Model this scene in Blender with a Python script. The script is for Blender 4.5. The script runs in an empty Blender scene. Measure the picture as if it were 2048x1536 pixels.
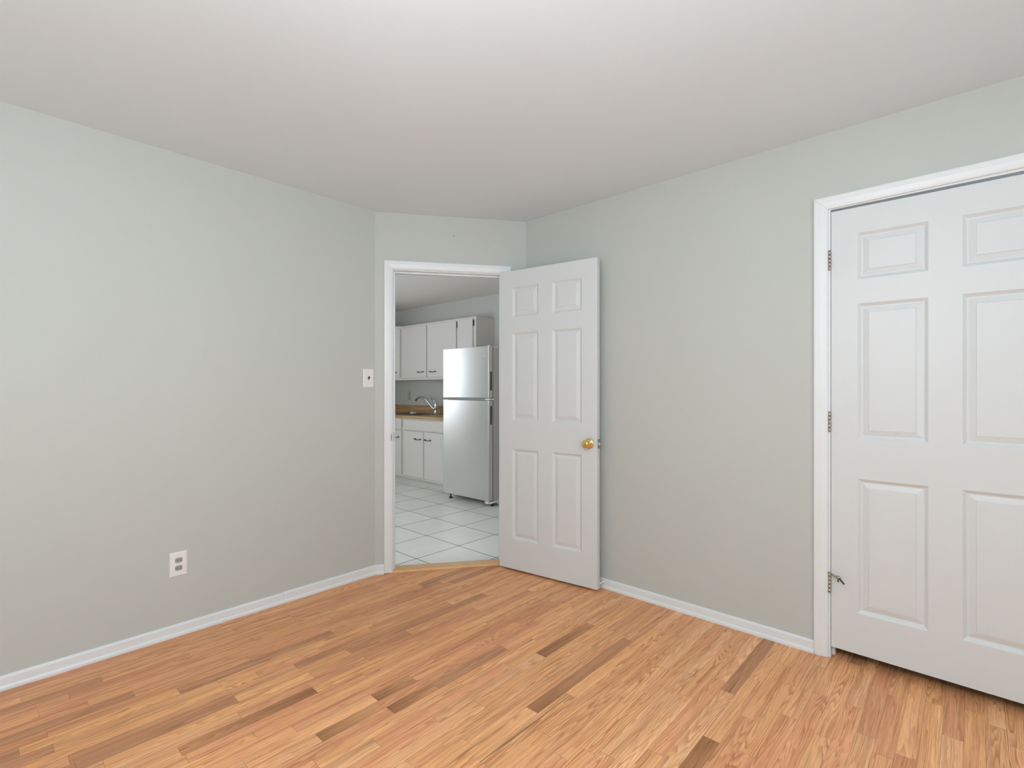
import bpy, bmesh, math, random
from mathutils import Vector, Matrix
random.seed(7)
S = bpy.context.scene
COL = S.collection
PI = math.pi

# ------------------------------------------------------------------ camera
cam_d = bpy.data.cameras.new('camera')
cam_d.sensor_width = 36.0
cam_d.lens = 36.0 * 1007.34 / 2048.0
cam_d.shift_y = 8.85 / 2048.0
cam_d.clip_start = 0.05
cam = bpy.data.objects.new('camera', cam_d)
COL.objects.link(cam)
cam.location = (2.9463, -2.7026, 1.24)
cam.rotation_euler = (PI / 2, 0, math.radians(42.45))
S.camera = cam

# ------------------------------------------------------------------ sky, exposure
S.view_settings.view_transform = 'Standard'
S.view_settings.look = 'None'
S.view_settings.gamma = 1.0
S.view_settings.use_curve_mapping = False
S.view_settings.exposure = 0.09
S.cycles.use_denoising = True
S.cycles.max_bounces = 10
S.cycles.diffuse_bounces = 7
S.cycles.glossy_bounces = 4
S.cycles.sample_clamp_indirect = 8.0
S.cycles.caustics_reflective = False
S.cycles.caustics_refractive = False

world = bpy.data.worlds.new('sky')
S.world = world
world.use_nodes = True
wn = world.node_tree.nodes
wl = world.node_tree.links
wn.clear()
w_out = wn.new('ShaderNodeOutputWorld')
w_bg = wn.new('ShaderNodeBackground')
w_tc = wn.new('ShaderNodeTexCoord')
w_sep = wn.new('ShaderNodeSeparateXYZ')
w_map = wn.new('ShaderNodeMapRange')
w_map.inputs['From Min'].default_value = -0.08
w_map.inputs['From Max'].default_value = 0.12
w_mix = wn.new('ShaderNodeMix')
w_mix.data_type = 'RGBA'
w_mix.inputs['A'].default_value = (1.40, 1.55, 1.68, 1)     # ground half of the world, raised above the sky to brighten ceilings
w_mix.inputs['B'].default_value = (0.905, 0.98, 1.03, 1)      # hazy white sky
wl.new(w_tc.outputs['Generated'], w_sep.inputs[0])
wl.new(w_sep.outputs['Z'], w_map.inputs['Value'])
wl.new(w_map.outputs[0], w_mix.inputs['Factor'])
wl.new(w_mix.outputs['Result'], w_bg.inputs['Color'])
w_bg.inputs['Strength'].default_value = 4.5
wl.new(w_bg.outputs[0], w_out.inputs[0])


def portal(name, loc, direction, w, h):
    l = bpy.data.lights.new(name, 'AREA')
    l.shape = 'RECTANGLE'
    l.size, l.size_y = w, h
    l.cycles.is_portal = True
    o = bpy.data.objects.new(name, l)
    o.location = loc
    o.rotation_euler = Vector(direction).to_track_quat('-Z', 'Z').to_euler()
    COL.objects.link(o)
    return o


# windows: (axis, wall coordinate, a0, a1, z0, z1)
RX, RY = 4.55, -4.75          # far sides of the room behind the camera
WIN = [('x', RX, -3.75, -1.95, 0.55, 2.12), ('y', RY, 1.30, 1.95, 0.75, 2.12)]
KX, KY, KR = -3.60, -2.60, 1.55         # kitchen sides
KWIN = [('x', KX, -1.15, -0.25, 0.90, 2.08), ('y', KY, -2.10, -0.35, 0.55, 2.02), ('x', KR, 0.55, 1.35, 1.0, 2.0)]
for i, (ax, c, a0, a1, z0, z1) in enumerate(WIN + KWIN):
    m, zc = (a0 + a1) / 2, (z0 + z1) / 2
    inward = -1 if (ax == 'x' and c > 0) else 1
    off = 0.07 * -inward
    if ax == 'x':
        portal('daylight_portal', (c + off, m, zc), (inward, 0, 0), a1 - a0, z1 - z0)
    else:
        portal('daylight_portal', (m, c + off, zc), (0, 1, 0), a1 - a0, z1 - z0)


# lamp added above the frame to brighten the bedroom
LAMP_XY, LAMP_Z, LAMP_E = (2.60, -2.58), 1.86, 92.0

# ------------------------------------------------------------------ materials
def newmat(name):
    m = bpy.data.materials.new(name)
    m.use_nodes = True
    return m, m.node_tree.nodes, m.node_tree.links, m.node_tree.nodes['Principled BSDF']


def srgb(r, g, b):
    f = lambda c: (c / 255 / 12.92) if c / 255 <= 0.04045 else ((c / 255 + 0.055) / 1.055) ** 2.4
    return (f(r), f(g), f(b), 1)


def paint(name, col, rough=0.55, bump=0.0, scale=120.0, spec=0.4, mottle=0.0):
    m, n, l, b = newmat(name)
    b.inputs['Roughness'].default_value = rough
    b.inputs['Specular IOR Level'].default_value = spec
    tc = n.new('ShaderNodeTexCoord')
    if mottle > 0:
        nz = n.new('ShaderNodeTexNoise')
        nz.inputs['Scale'].default_value = 1.7
        nz.inputs['Detail'].default_value = 3
        l.new(tc.outputs['Object'], nz.inputs['Vector'])
        mx = n.new('ShaderNodeMix')
        mx.data_type = 'RGBA'
        mx.inputs['A'].default_value = tuple(c * (1 - mottle) for c in col[:3]) + (1,)
        mx.inputs['B'].default_value = tuple(min(1, c * (1 + mottle)) for c in col[:3]) + (1,)
        l.new(nz.outputs['Fac'], mx.inputs['Factor'])
        l.new(mx.outputs['Result'], b.inputs['Base Color'])
    else:
        b.inputs['Base Color'].default_value = col
    if bump > 0:
        nb = n.new('ShaderNodeTexNoise')
        nb.inputs['Scale'].default_value = scale
        nb.inputs['Detail'].default_value = 4
        l.new(tc.outputs['Object'], nb.inputs['Vector'])
        bp = n.new('ShaderNodeBump')
        bp.inputs['Strength'].default_value = bump
        bp.inputs['Distance'].default_value = 0.002
        l.new(nb.outputs['Fac'], bp.inputs['Height'])
        l.new(bp.outputs[0], b.inputs['Normal'])
    return m


def metal(name, col, rough, aniso=0.0, grain=None):
    m, n, l, b = newmat(name)
    b.inputs['Base Color'].default_value = col
    b.inputs['Metallic'].default_value = 1.0
    b.inputs['Roughness'].default_value = rough
    if grain:
        tc = n.new('ShaderNodeTexCoord')
        mp = n.new('ShaderNodeMapping')
        mp.inputs['Scale'].default_value = grain
        nz = n.new('ShaderNodeTexNoise')
        nz.inputs['Scale'].default_value = 1.0
        nz.inputs['Detail'].default_value = 5
        l.new(tc.outputs['Object'], mp.inputs[0])
        l.new(mp.outputs[0], nz.inputs['Vector'])
        mr = n.new('ShaderNodeMapRange')
        mr.inputs['To Min'].default_value = rough * 0.75
        mr.inputs['To Max'].default_value = rough * 1.3
        l.new(nz.outputs['Fac'], mr.inputs['Value'])
        l.new(mr.outputs[0], b.inputs['Roughness'])
        bp = n.new('ShaderNodeBump')
        bp.inputs['Strength'].default_value = 0.06
        bp.inputs['Distance'].default_value = 0.001
        l.new(nz.outputs['Fac'], bp.inputs['Height'])
        l.new(bp.outputs[0], b.inputs['Normal'])
    return m


M = {}
M['wall'] = paint('wall_paint', (0.508, 0.538, 0.510, 1), 0.6, 0.12, 160, 0.3, 0.02)
M['ceiling'] = paint('ceiling_paint', (0.71, 0.79, 0.85, 1), 0.75, 0.10, 120, 0.2, 0.02)
M['white'] = paint('white_gloss_paint', (0.725, 0.765, 0.785, 1), 0.38, 0.05, 90, 0.45)
M['door_white'] = paint('white_door_paint', (0.645, 0.68, 0.69, 1), 0.42, 0.10, 160, 0.4)
M['kitchen_wall'] = paint('kitchen_wall_paint', (0.56, 0.56, 0.53, 1), 0.6, 0.15, 120, 0.3, 0.03)
M['kitchen_ceiling'] = paint('kitchen_ceiling_paint', (0.80, 0.755, 0.72, 1), 0.75, 0.1, 120, 0.2)
M['cabinet'] = paint('cabinet_paint', (0.65, 0.61, 0.575, 1), 0.45, 0.05, 80, 0.4)
M['dark_gap'] = paint('dark_gap', (0.02, 0.018, 0.016, 1), 0.8)
M['closet'] = paint('closet_shade', (0.12, 0.11, 0.10, 1), 0.8)  # dark colour stands in for the unlit closet
M['plastic_white'] = paint('white_plastic', (0.78, 0.79, 0.78, 1), 0.35)
M['plastic_grey'] = paint('grey_plastic', (0.34, 0.345, 0.33, 1), 0.45)
M['plastic_beige'] = paint('beige_plastic', (0.42, 0.39, 0.32, 1), 0.45)
M['black'] = paint('black_plastic', (0.015, 0.015, 0.015, 1), 0.5)
M['bronze'] = metal('dark_bronze', (0.06, 0.05, 0.045, 1), 0.4)
M['brass'] = metal('polished_brass', (0.83, 0.60, 0.22, 1), 0.09)
M['nickel'] = metal('satin_nickel', (0.47, 0.44, 0.37, 1), 0.4)
M['plate_metal'] = metal('dull_steel', (0.36, 0.35, 0.31, 1), 0.5)
M['chrome'] = metal('chrome', (0.72, 0.73, 0.74, 1), 0.08)
M['sink_steel'] = metal('sink_steel', (0.20, 0.19, 0.18, 1), 0.35)  # steel darkened to carry the dark surroundings it reflects
M['steel'] = metal('brushed_steel', (0.74, 0.72, 0.70, 1), 0.30, 0, (3.0, 3.0, 320.0))
_n = M['steel'].node_tree.nodes
_b = _n['Principled BSDF']
_b.inputs['Anisotropic'].default_value = 0.8
_t = _n.new('ShaderNodeCombineXYZ')
_t.inputs[2].default_value = 1.0            # brushed sideways: reflections smear up and down
M['steel'].node_tree.links.new(_t.outputs[0], _b.inputs['Tangent'])
M['fridge_edge'] = paint('warm_grey_door_edge', (0.58, 0.50, 0.46, 1), 0.4)
M['fridge_side'] = paint('grey_fridge_side', (0.46, 0.435, 0.425, 1), 0.45)
M['gasket'] = paint('dark_gasket', (0.03, 0.026, 0.026, 1), 0.7)


def laminate():
    m, n, l, b = newmat('butcher_block_laminate')
    tc = n.new('ShaderNodeTexCoord')
    mp = n.new('ShaderNodeMapping')
    mp.inputs['Scale'].default_value = (1.5, 14, 14)
    nz = n.new('ShaderNodeTexNoise')
    nz.inputs['Scale'].default_value = 2.0
    nz.inputs['Detail'].default_value = 4
    cr = n.new('ShaderNodeValToRGB')
    cr.color_ramp.elements[0].color = (0.36, 0.20, 0.095, 1)
    cr.color_ramp.elements[1].color = (0.56, 0.36, 0.19, 1)
    cr.color_ramp.elements[0].position = 0.3
    cr.color_ramp.elements[1].position = 0.7
    l.new(tc.outputs['Object'], mp.inputs[0])
    l.new(mp.outputs[0], nz.inputs['Vector'])
    l.new(nz.outputs['Fac'], cr.inputs[0])
    l.new(cr.outputs[0], b.inputs['Base Color'])
    b.inputs['Roughness'].default_value = 0.35
    return m


M['laminate'] = laminate()


def threshold_wood():
    m, n, l, b = newmat('light_threshold_wood')
    tc = n.new('ShaderNodeTexCoord')
    mp = n.new('ShaderNodeMapping')
    mp.inputs['Scale'].default_value = (4, 60, 20)
    nz = n.new('ShaderNodeTexNoise')
    nz.inputs['Scale'].default_value = 1.0
    nz.inputs['Detail'].default_value = 4
    nz.inputs['Distortion'].default_value = 0.4
    cr = n.new('ShaderNodeValToRGB')
    cr.color_ramp.elements[0].color = (0.66, 0.38, 0.175, 1)
    cr.color_ramp.elements[1].color = (0.82, 0.52, 0.27, 1)
    l.new(tc.outputs['Object'], mp.inputs[0])
    l.new(mp.outputs[0], nz.inputs['Vector'])
    l.new(nz.outputs['Fac'], cr.inputs[0])
    l.new(cr.outputs[0], b.inputs['Base Color'])
    b.inputs['Roughness'].default_value = 0.4
    return m


M['threshold'] = threshold_wood()


def tile_mat():
    m, n, l, b = newmat('ceramic_floor_tile')
    tc = n.new('ShaderNodeTexCoord')
    sp = n.new('ShaderNodeSeparateXYZ')
    l.new(tc.outputs['Object'], sp.inputs[0])

    def math_(op, a, b_=None, c=None):
        q = n.new('ShaderNodeMath')
        q.operation = op
        for i, v in enumerate((a, b_, c)):
            if v is None:
                continue
            if isinstance(v, (int, float)):
                q.inputs[i].default_value = v
            else:
                l.new(v, q.inputs[i])
        return q.outputs[0]
    P = 0.408
    dist = []
    cell = []
    for ax, off in (('X', -0.042), ('Y', -0.058)):
        t = math_('DIVIDE', math_('SUBTRACT', sp.outputs[ax], off), P)
        fr = math_('FRACT', t)
        cell.append(math_('FLOOR', t))
        d = math_('MINIMUM', fr, math_('SUBTRACT', 1.0, fr))
        dist.append(math_('MULTIPLY', d, P))
    dm = math_('MINIMUM', dist[0], dist[1])
    mr = n.new('ShaderNodeMapRange')
    mr.inputs['From Min'].default_value = 0.0022
    mr.inputs['From Max'].default_value = 0.0042
    l.new(dm, mr.inputs['Value'])
    wn_ = n.new('ShaderNodeTexWhiteNoise')
    wn_.noise_dimensions = '2D'
    cx = n.new('ShaderNodeCombineXYZ')
    l.new(cell[0], cx.inputs[0])
    l.new(cell[1], cx.inputs[1])
    l.new(cx.outputs[0], wn_.inputs['Vector'])
    nz = n.new('ShaderNodeTexNoise')
    nz.inputs['Scale'].default_value = 6
    nz.inputs['Detail'].default_value = 5
    l.new(tc.outputs['Object'], nz.inputs['Vector'])
    v = math_('ADD', math_('MULTIPLY', wn_.outputs['Value'], 0.07), math_('MULTIPLY', nz.outputs['Fac'], 0.12))
    v = math_('ADD', v, 0.70)
    cc = n.new('ShaderNodeCombineColor')
    l.new(v, cc.inputs[0])
    l.new(v, cc.inputs[1])
    l.new(math_('MULTIPLY', v, 0.955), cc.inputs[2])
    mx = n.new('ShaderNodeMix')
    mx.data_type = 'RGBA'
    mx.inputs['A'].default_value = (0.075, 0.065, 0.055, 1)
    l.new(mr.outputs[0], mx.inputs['Factor'])
    l.new(cc.outputs[0], mx.inputs['B'])
    l.new(mx.outputs['Result'], b.inputs['Base Color'])
    rr = math_('SUBTRACT', 0.75, math_('MULTIPLY', mr.outputs[0], 0.37))
    l.new(rr, b.inputs['Roughness'])
    bp = n.new('ShaderNodeBump')
    bp.inputs['Distance'].default_value = 0.002
    bp.inputs['Strength'].default_value = 0.6
    l.new(mr.outputs[0], bp.inputs['Height'])
    l.new(bp.outputs[0], b.inputs['Normal'])
    return m


M['tile'] = tile_mat()


def oak_mat():
    """Red oak strip floor: per-board colour, cathedral rings, pores and mineral streaks."""
    m, n, l, b = newmat('red_oak_strip_floor')

    def math_(op, a, b_=None, c=None, clamp=False):
        q = n.new('ShaderNodeMath')
        q.operation = op
        q.use_clamp = clamp
        for i, v in enumerate((a, b_, c)):
            if v is None:
                continue
            if isinstance(v, (int, float)):
                q.inputs[i].default_value = v
            else:
                l.new(v, q.inputs[i])
        return q.outputs[0]

    def vec(x, y, z):
        q = n.new('ShaderNodeCombineXYZ')
        for i, v in enumerate((x, y, z)):
            if isinstance(v, (int, float)):
                q.inputs[i].default_value = v
            else:
                l.new(v, q.inputs[i])
        return q.outputs[0]

    def noise(v, scale=1.0, detail=2.0, rough=0.5, dist=0.0):
        q = n.new('ShaderNodeTexNoise')
        q.inputs['Scale'].default_value = scale
        q.inputs['Detail'].default_value = detail
        q.inputs['Roughness'].default_value = rough
        q.inputs['Distortion'].default_value = dist
        l.new(v, q.inputs['Vector'])
        return q.outputs['Fac']

    def mrange(v, a, b_, c=0.0, d=1.0):
        q = n.new('ShaderNodeMapRange')
        q.inputs['From Min'].default_value = a
        q.inputs['From Max'].default_value = b_
        q.inputs['To Min'].default_value = c
        q.inputs['To Max'].default_value = d
        l.new(v, q.inputs['Value'])
        return q.outputs[0]

    def mixc(f, a, b_, blend='MIX'):
        q = n.new('ShaderNodeMix')
        q.data_type = 'RGBA'
        q.blend_type = blend
        for nm, v in (('Factor', f), ('A', a), ('B', b_)):
            if isinstance(v, (int, float)):
                q.inputs[nm].default_value = v
            elif isinstance(v, tuple):
                q.inputs[nm].default_value = v
            else:
                l.new(v, q.inputs[nm])
        return q.outputs['Result']

    uv = n.new('ShaderNodeUVMap')
    uv.uv_map = 'board'
    sp = n.new('ShaderNodeSeparateXYZ')
    l.new(uv.outputs[0], sp.inputs[0])
    U, V = sp.outputs['X'], sp.outputs['Y']        # metres along / across the board
    at = n.new('ShaderNodeAttribute')
    at.attribute_name = 'tone'
    tone = at.outputs['Color']
    ar = n.new('ShaderNodeAttribute')
    ar.attribute_name = 'figure'
    rs = n.new('ShaderNodeSeparateColor')
    l.new(ar.outputs['Color'], rs.inputs[0])
    R1, R2, R3 = rs.outputs[0], rs.outputs[1], rs.outputs[2]
    seed = math_('MULTIPLY', R1, 97.0)
    # growth ring height field
    h1 = noise(vec(math_('MULTIPLY', U, 1.6), math_('MULTIPLY', V, 13.0), seed), 1.0, 1.2, 0.45)
    h2 = noise(vec(math_('MULTIPLY', U, 6.0), math_('MULTIPLY', V, 34.0), math_('ADD', seed, 31.0)), 1.0, 2.0, 0.5)
    flat = math_('MULTIPLY', R2, 15.0)             # flat-sawn boards: bold cathedrals
    straight = math_('ADD', math_('MULTIPLY', math_('SUBTRACT', 1.0, R2), 190.0), 25.0)
    h3 = noise(vec(math_('MULTIPLY', U, 0.45), math_('MULTIPLY', V, 62.0), math_('ADD', seed, 11.0)), 1.0, 1.5, 0.5)
    hh = math_('ADD', math_('MULTIPLY', h1, math_('ADD', flat, 5.0)), math_('MULTIPLY', h2, 1.3))
    hh = math_('ADD', hh, math_('MULTIPLY', V, math_('MULTIPLY', straight, 0.55)))
    hh = math_('ADD', hh, math_('MULTIPLY', h3, math_('ADD', 1.0, math_('MULTIPLY', math_('SUBTRACT', 1.0, R2), 5.0))))
    fr = math_('FRACT', math_('ADD', hh, seed))
    ring = math_('MULTIPLY', mrange(fr, 0.15, 0.80), mrange(fr, 1.0, 0.90))     # slow rise, sharp fall
    ring = math_('POWER', ring, 1.3)
    fade = mrange(noise(vec(math_('MULTIPLY', U, 2.4), math_('MULTIPLY', V, 48.0), math_('ADD', seed, 7.0)), 1.0, 2.5), 0.34, 0.66)
    ring = math_('MULTIPLY', ring, math_('ADD', 0.15, math_('MULTIPLY', fade, 0.95)))
    band = mrange(noise(vec(math_('MULTIPLY', U, 0.9), math_('MULTIPLY', V, 36.0), math_('ADD', seed, 41.0)), 1.0, 3.0, 0.6), 0.50, 0.80)
    # pores, short dark dashes along the grain
    po = noise(vec(math_('MULTIPLY', U, 16.0), math_('MULTIPLY', V, 480.0), seed), 1.0, 2.0, 0.6)
    pores = mrange(po, 0.50, 0.68)
    fine = noise(vec(math_('MULTIPLY', U, 9.0), math_('MULTIPLY', V, 230.0), math_('ADD', seed, 3.0)), 1.0, 3.0, 0.6)
    # slow colour drift in a board
    dr = noise(vec(math_('MULTIPLY', U, 1.4), math_('MULTIPLY', V, 22.0), math_('ADD', seed, 17.0)), 1.0, 2.0, 0.5)
    # mineral streaks
    st = noise(vec(math_('MULTIPLY', U, 2.2), math_('MULTIPLY', V, 75.0), math_('ADD', seed, 53.0)), 1.0, 2.5, 0.55)
    streak = math_('MULTIPLY', mrange(st, 0.61, 0.74), mrange(R3, 0.25, 0.85))
    knot = noise(vec(math_('MULTIPLY', U, 7.0), math_('MULTIPLY', V, 38.0), math_('ADD', seed, 71.0)), 1.0, 1.0)
    streak = math_('MAXIMUM', streak, math_('MULTIPLY', mrange(knot, 0.80, 0.86), 0.8))
    c = mixc(mrange(dr, 0.3, 0.75), mixc(1.0, tone, (1.07, 1.09, 1.10, 1), 'MULTIPLY'), mixc(1.0, tone, (0.86, 0.77, 0.72, 1), 'MULTIPLY'))
    c = mixc(math_('MULTIPLY', band, 0.75), c, mixc(1.0, tone, (0.62, 0.47, 0.38, 1), 'MULTIPLY'))
    c = mixc(math_('MULTIPLY', ring, 0.80), c, mixc(1.0, tone, (0.52, 0.37, 0.28, 1), 'MULTIPLY'))
    c = mixc(math_('MULTIPLY', pores, 0.45), c, mixc(1.0, tone, (0.55, 0.42, 0.34, 1), 'MULTIPLY'))
    c = mixc(mrange(fine, 0.35, 0.7, 0.0, 0.30), c, mixc(1.0, c, (1.16, 1.15, 1.13, 1), 'MULTIPLY'))
    c = mixc(math_('MULTIPLY', streak, 0.72), c, (0.11, 0.055, 0.028, 1))
    # board joints: thin dark lines
    ed = n.new('ShaderNodeUVMap')
    ed.uv_map = 'edge'
    es = n.new('ShaderNodeSeparateXYZ')
    l.new(ed.outputs[0], es.inputs[0])
    ex = math_('MINIMUM', V, math_('SUBTRACT', 0.0572, V))
    dmin = math_('MINIMUM', ex, math_('MINIMUM', es.outputs['X'], es.outputs['Y']))
    jn = noise(vec(math_('MULTIPLY', U, 5.0), math_('MULTIPLY', V, 9.0), math_('ADD', seed, 5.0)), 1.0, 2.0)
    joint = math_('MULTIPLY', mrange(dmin, 0.0009, 0.0002), mrange(jn, 0.28, 0.62, 0.25, 0.85))
    c = mixc(joint, c, (0.10, 0.05, 0.026, 1))
    l.new(c, b.inputs['Base Color'])
    l.new(math_('ADD', 0.36, math_('MULTIPLY', fine, 0.12)), b.inputs['Roughness'])
    b.inputs['Specular IOR Level'].default_value = 0.35
    bp = n.new('ShaderNodeBump')
    bp.inputs['Distance'].default_value = 0.001
    bp.inputs['Strength'].default_value = 0.35
    hgt = math_('SUBTRACT', math_('MULTIPLY', pores, -0.25), joint)
    l.new(hgt, bp.inputs['Height'])
    l.new(bp.outputs[0], b.inputs['Normal'])
    return m


M['oak'] = oak_mat()


# ------------------------------------------------------------------ mesh helpers
class MB:
    def __init__(self):
        self.v, self.f, self.sm = [], [], []

    def add(self, vs, fs, smooth=False):
        o = len(self.v)
        self.v += [tuple(p) for p in vs]
        self.f += [tuple(i + o for i in q) for q in fs]
        self.sm += [smooth] * len(fs)
        return self

    def box(self, a, b, mat=None):
        (x0, y0, z0), (x1, y1, z1) = a, b
        vs = [(x0, y0, z0), (x1, y0, z0), (x1, y1, z0), (x0, y1, z0), (x0, y0, z1), (x1, y0, z1), (x1, y1, z1), (x0, y1, z1)]
        if mat is not None:
            vs = [mat @ Vector(p) for p in vs]
        return self.add(vs, [(0, 3, 2, 1), (4, 5, 6, 7), (0, 1, 5, 4), (1, 2, 6, 5), (2, 3, 7, 6), (3, 0, 4, 7)])

    def prism(self, poly, z0, z1):
        n = len(poly)
        vs = [(x, y, z0) for x, y in poly] + [(x, y, z1) for x, y in poly]
        fs = [tuple(range(n - 1, -1, -1)), tuple(range(n, 2 * n))]
        fs += [(i, (i + 1) % n, n + (i + 1) % n, n + i) for i in range(n)]
        return self.add(vs, fs)

    def sweep(self, prof, frames):
        """prof: closed list of (a, b); frames: list of functions (a,b)->xyz."""
        n = len(prof)
        vs = []
        for fr in frames:
            vs += [fr(a, b) for a, b in prof]
        fs = []
        for k in range(len(frames) - 1):
            for i in range(n):
                j = (i + 1) % n
                fs.append((k * n + i, k * n + j, (k + 1) * n + j, (k + 1) * n + i))
        fs.append(tuple(range(n - 1, -1, -1)))
        fs.append(tuple((len(frames) - 1) * n + i for i in range(n)))
        return self.add(vs, fs)

    def lathe(self, prof, org, axis, seg=28, smooth=True):
        """prof: list of (radius, distance along axis)."""
        ax = Vector(axis).normalized()
        t = Vector((0, 0, 1)) if abs(ax.z) < 0.9 else Vector((1, 0, 0))
        u = ax.cross(t).normalized()
        w = ax.cross(u)
        org = Vector(org)
        vs, fs = [], []
        for r, d in prof:
            for k in range(seg):
                a = 2 * PI * k / seg
                vs.append(org + ax * d + (u * math.cos(a) + w * math.sin(a)) * r)
        for i in range(len(prof) - 1):
            for k in range(seg):
                k2 = (k + 1) % seg
                fs.append((i * seg + k, i * seg + k2, (i + 1) * seg + k2, (i + 1) * seg + k))
        fs.append(tuple(range(seg - 1, -1, -1)))
        fs.append(tuple((len(prof) - 1) * seg + k for k in range(seg)))
        return self.add(vs, fs, smooth)

    def tube(self, pts, radii, seg=12, smooth=True):
        pts = [Vector(p) for p in pts]
        if not isinstance(radii, (list, tuple)):
            radii = [radii] * len(pts)
        vs, fs = [], []
        ref = None
        for i, p in enumerate(pts):
            d = (pts[min(i + 1, len(pts) - 1)] - pts[max(i - 1, 0)]).normalized()
            if ref is None:
                t = Vector((0, 0, 1)) if abs(d.z) < 0.9 else Vector((1, 0, 0))
                ref = d.cross(t).normalized()
            u = (ref - d * ref.dot(d)).normalized()
            ref = u
            w = d.cross(u)
            for k in range(seg):
                a = 2 * PI * k / seg
                vs.append(p + (u * math.cos(a) + w * math.sin(a)) * radii[i])
        for i in range(len(pts) - 1):
            for k in range(seg):
                k2 = (k + 1) % seg
                fs.append((i * seg + k, i * seg + k2, (i + 1) * seg + k2, (i + 1) * seg + k))
        fs.append(tuple(range(seg - 1, -1, -1)))
        fs.append(tuple((len(pts) - 1) * seg + k for k in range(seg)))
        return self.add(vs, fs, smooth)

    def build(self, name, mat, parent=None, bevel=0.0, segs=2):
        me = bpy.data.meshes.new(name)
        me.from_pydata(self.v, [], self.f)
        me.polygons.foreach_set('use_smooth', self.sm)
        bm = bmesh.new()
        bm.from_mesh(me)
        bmesh.ops.recalc_face_normals(bm, faces=bm.faces)
        bm.to_mesh(me)
        bm.free()
        me.materials.append(mat)
        o = bpy.data.objects.new(name, me)
        COL.objects.link(o)
        if parent is not None:
            o.parent = parent
        if bevel > 0:
            md = o.modifiers.new('bevel', 'BEVEL')
            md.width = bevel
            md.segments = segs
            md.limit_method = 'ANGLE'
            md.angle_limit = math.radians(40)
            md.harden_normals = False
        return o


def empty(name, loc=(0, 0, 0), rz=0.0):
    o = bpy.data.objects.new(name, None)
    o.empty_display_size = 0.1
    o.location = loc
    o.rotation_euler = (0, 0, rz)
    COL.objects.link(o)
    return o


def tag(o, label=None, cat=None, group=None, kind=None):
    for k, v in (('label', label), ('category', cat), ('group', group), ('kind', kind)):
        if v:
            o[k] = v
    return o


def struct(mb, name, mat, label, cat, bevel=0.0):
    return tag(mb.build(name, mat, None, bevel), label, cat, None, 'structure')


# ------------------------------------------------------------------ room shell
H = 2.42
A = Vector((0.0, -0.8376))                 # corner of left and diagonal wall
B = Vector((0.6087, 0.0))                  # corner of diagonal and right wall
D = (B - A).normalized()
N = Vector((D.y, -D.x))                    # into the bedroom
DL = (B - A).length
T = 0.11


def dg(s, n, z):                           # point on the diagonal wall
    p = A + D * s + N * n
    return (p.x, p.y, z)


def dg2(s, n):
    p = A + D * s + N * n
    return (p.x, p.y)


AK = (-0.11, -0.8018)
BK = (0.5526, 0.11)

struct(MB().prism([(0, RY), (0, A.y), AK, (-0.11, RY)], 0, H), 'wall_left', M['wall'],
       'long grey-green wall with the outlet and light switch', 'wall')
# diagonal wall with doorway
DO0, DO1, DOZ = 0.099, 0.886, 2.056
mb = MB()
mb.prism([tuple(A), dg2(DO0, 0), dg2(DO0, -T), AK], 0, H)
mb.prism([dg2(DO1, 0), tuple(B), BK, dg2(DO1, -T)], 0, H)
mb.prism([dg2(DO0, 0), dg2(DO1, 0), dg2(DO1, -T), dg2(DO0, -T)], DOZ, H)
struct(mb, 'wall_back', M['wall'], 'short grey-green angled wall around the open doorway', 'wall')
# right wall with closet opening
CX0, CX1, CZ = 2.440, 3.292, 2.076
mb = MB()
mb.prism([tuple(B), (CX0, 0), (CX0, T), BK], 0, H)
mb.box((CX1, 0, 0), (RX, T, H))
mb.box((CX0, 0, CZ), (CX1, T, H))
struct(mb, 'wall_right', M['wall'], 'grey-green wall with the closed white panel door', 'wall')
# walls behind the camera, with the window openings


def wall_open(mb, ax, c0, c1, lo, hi, wins, H_=H):
    edges = sorted(wins, key=lambda w: w[0])
    cur = lo

    def bx(a0, a1, z0, z1):
        if a1 - a0 < 1e-4 or z1 - z0 < 1e-4:
            return
        if ax == 'x':
            mb.box((c0, a0, z0), (c1, a1, z1))
        else:
            mb.box((a0, c0, z0), (a1, c1, z1))
    for a0, a1, z0, z1 in edges:
        bx(cur, a0, 0, H_)
        bx(a0, a1, 0, z0)
        bx(a0, a1, z1, H_)
        cur = a1
    bx(cur, hi, 0, H_)
    return mb


struct(wall_open(MB(), 'x', RX, RX + T, RY - T, T, [w[2:] for w in WIN if w[0] == 'x']), 'wall_east', M['wall'],
       'grey-green wall with one window beside the camera', 'wall')
struct(wall_open(MB(), 'y', RY - T, RY, -0.11, RX, [w[2:] for w in WIN if w[0] == 'y']), 'wall_front', M['wall'],
       'grey-green wall with one window behind the camera', 'wall')
struct(MB().prism([(0, RY), (RX, RY), (RX, 0), (B.x, 0), (A.x, A.y)], H, H + 0.1), 'ceiling', M['ceiling'],
       'plain pale grey ceiling of the bedroom', 'ceiling')

# closet behind the closed door, its shade put into a dark colour
mb = MB()
mb.box((2.20, T + 0.62, 0), (3.55, T + 0.68, H))
mb.box((2.14, T, 0), (2.20, T + 0.68, H))
mb.box((3.55, T, 0), (3.61, T + 0.68, H))
mb.box((2.14, T, H), (3.61, T + 0.68, H + 0.06))
struct(mb, 'wall_closet', M['closet'], 'dark closet interior behind the closed white door', 'wall')

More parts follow.
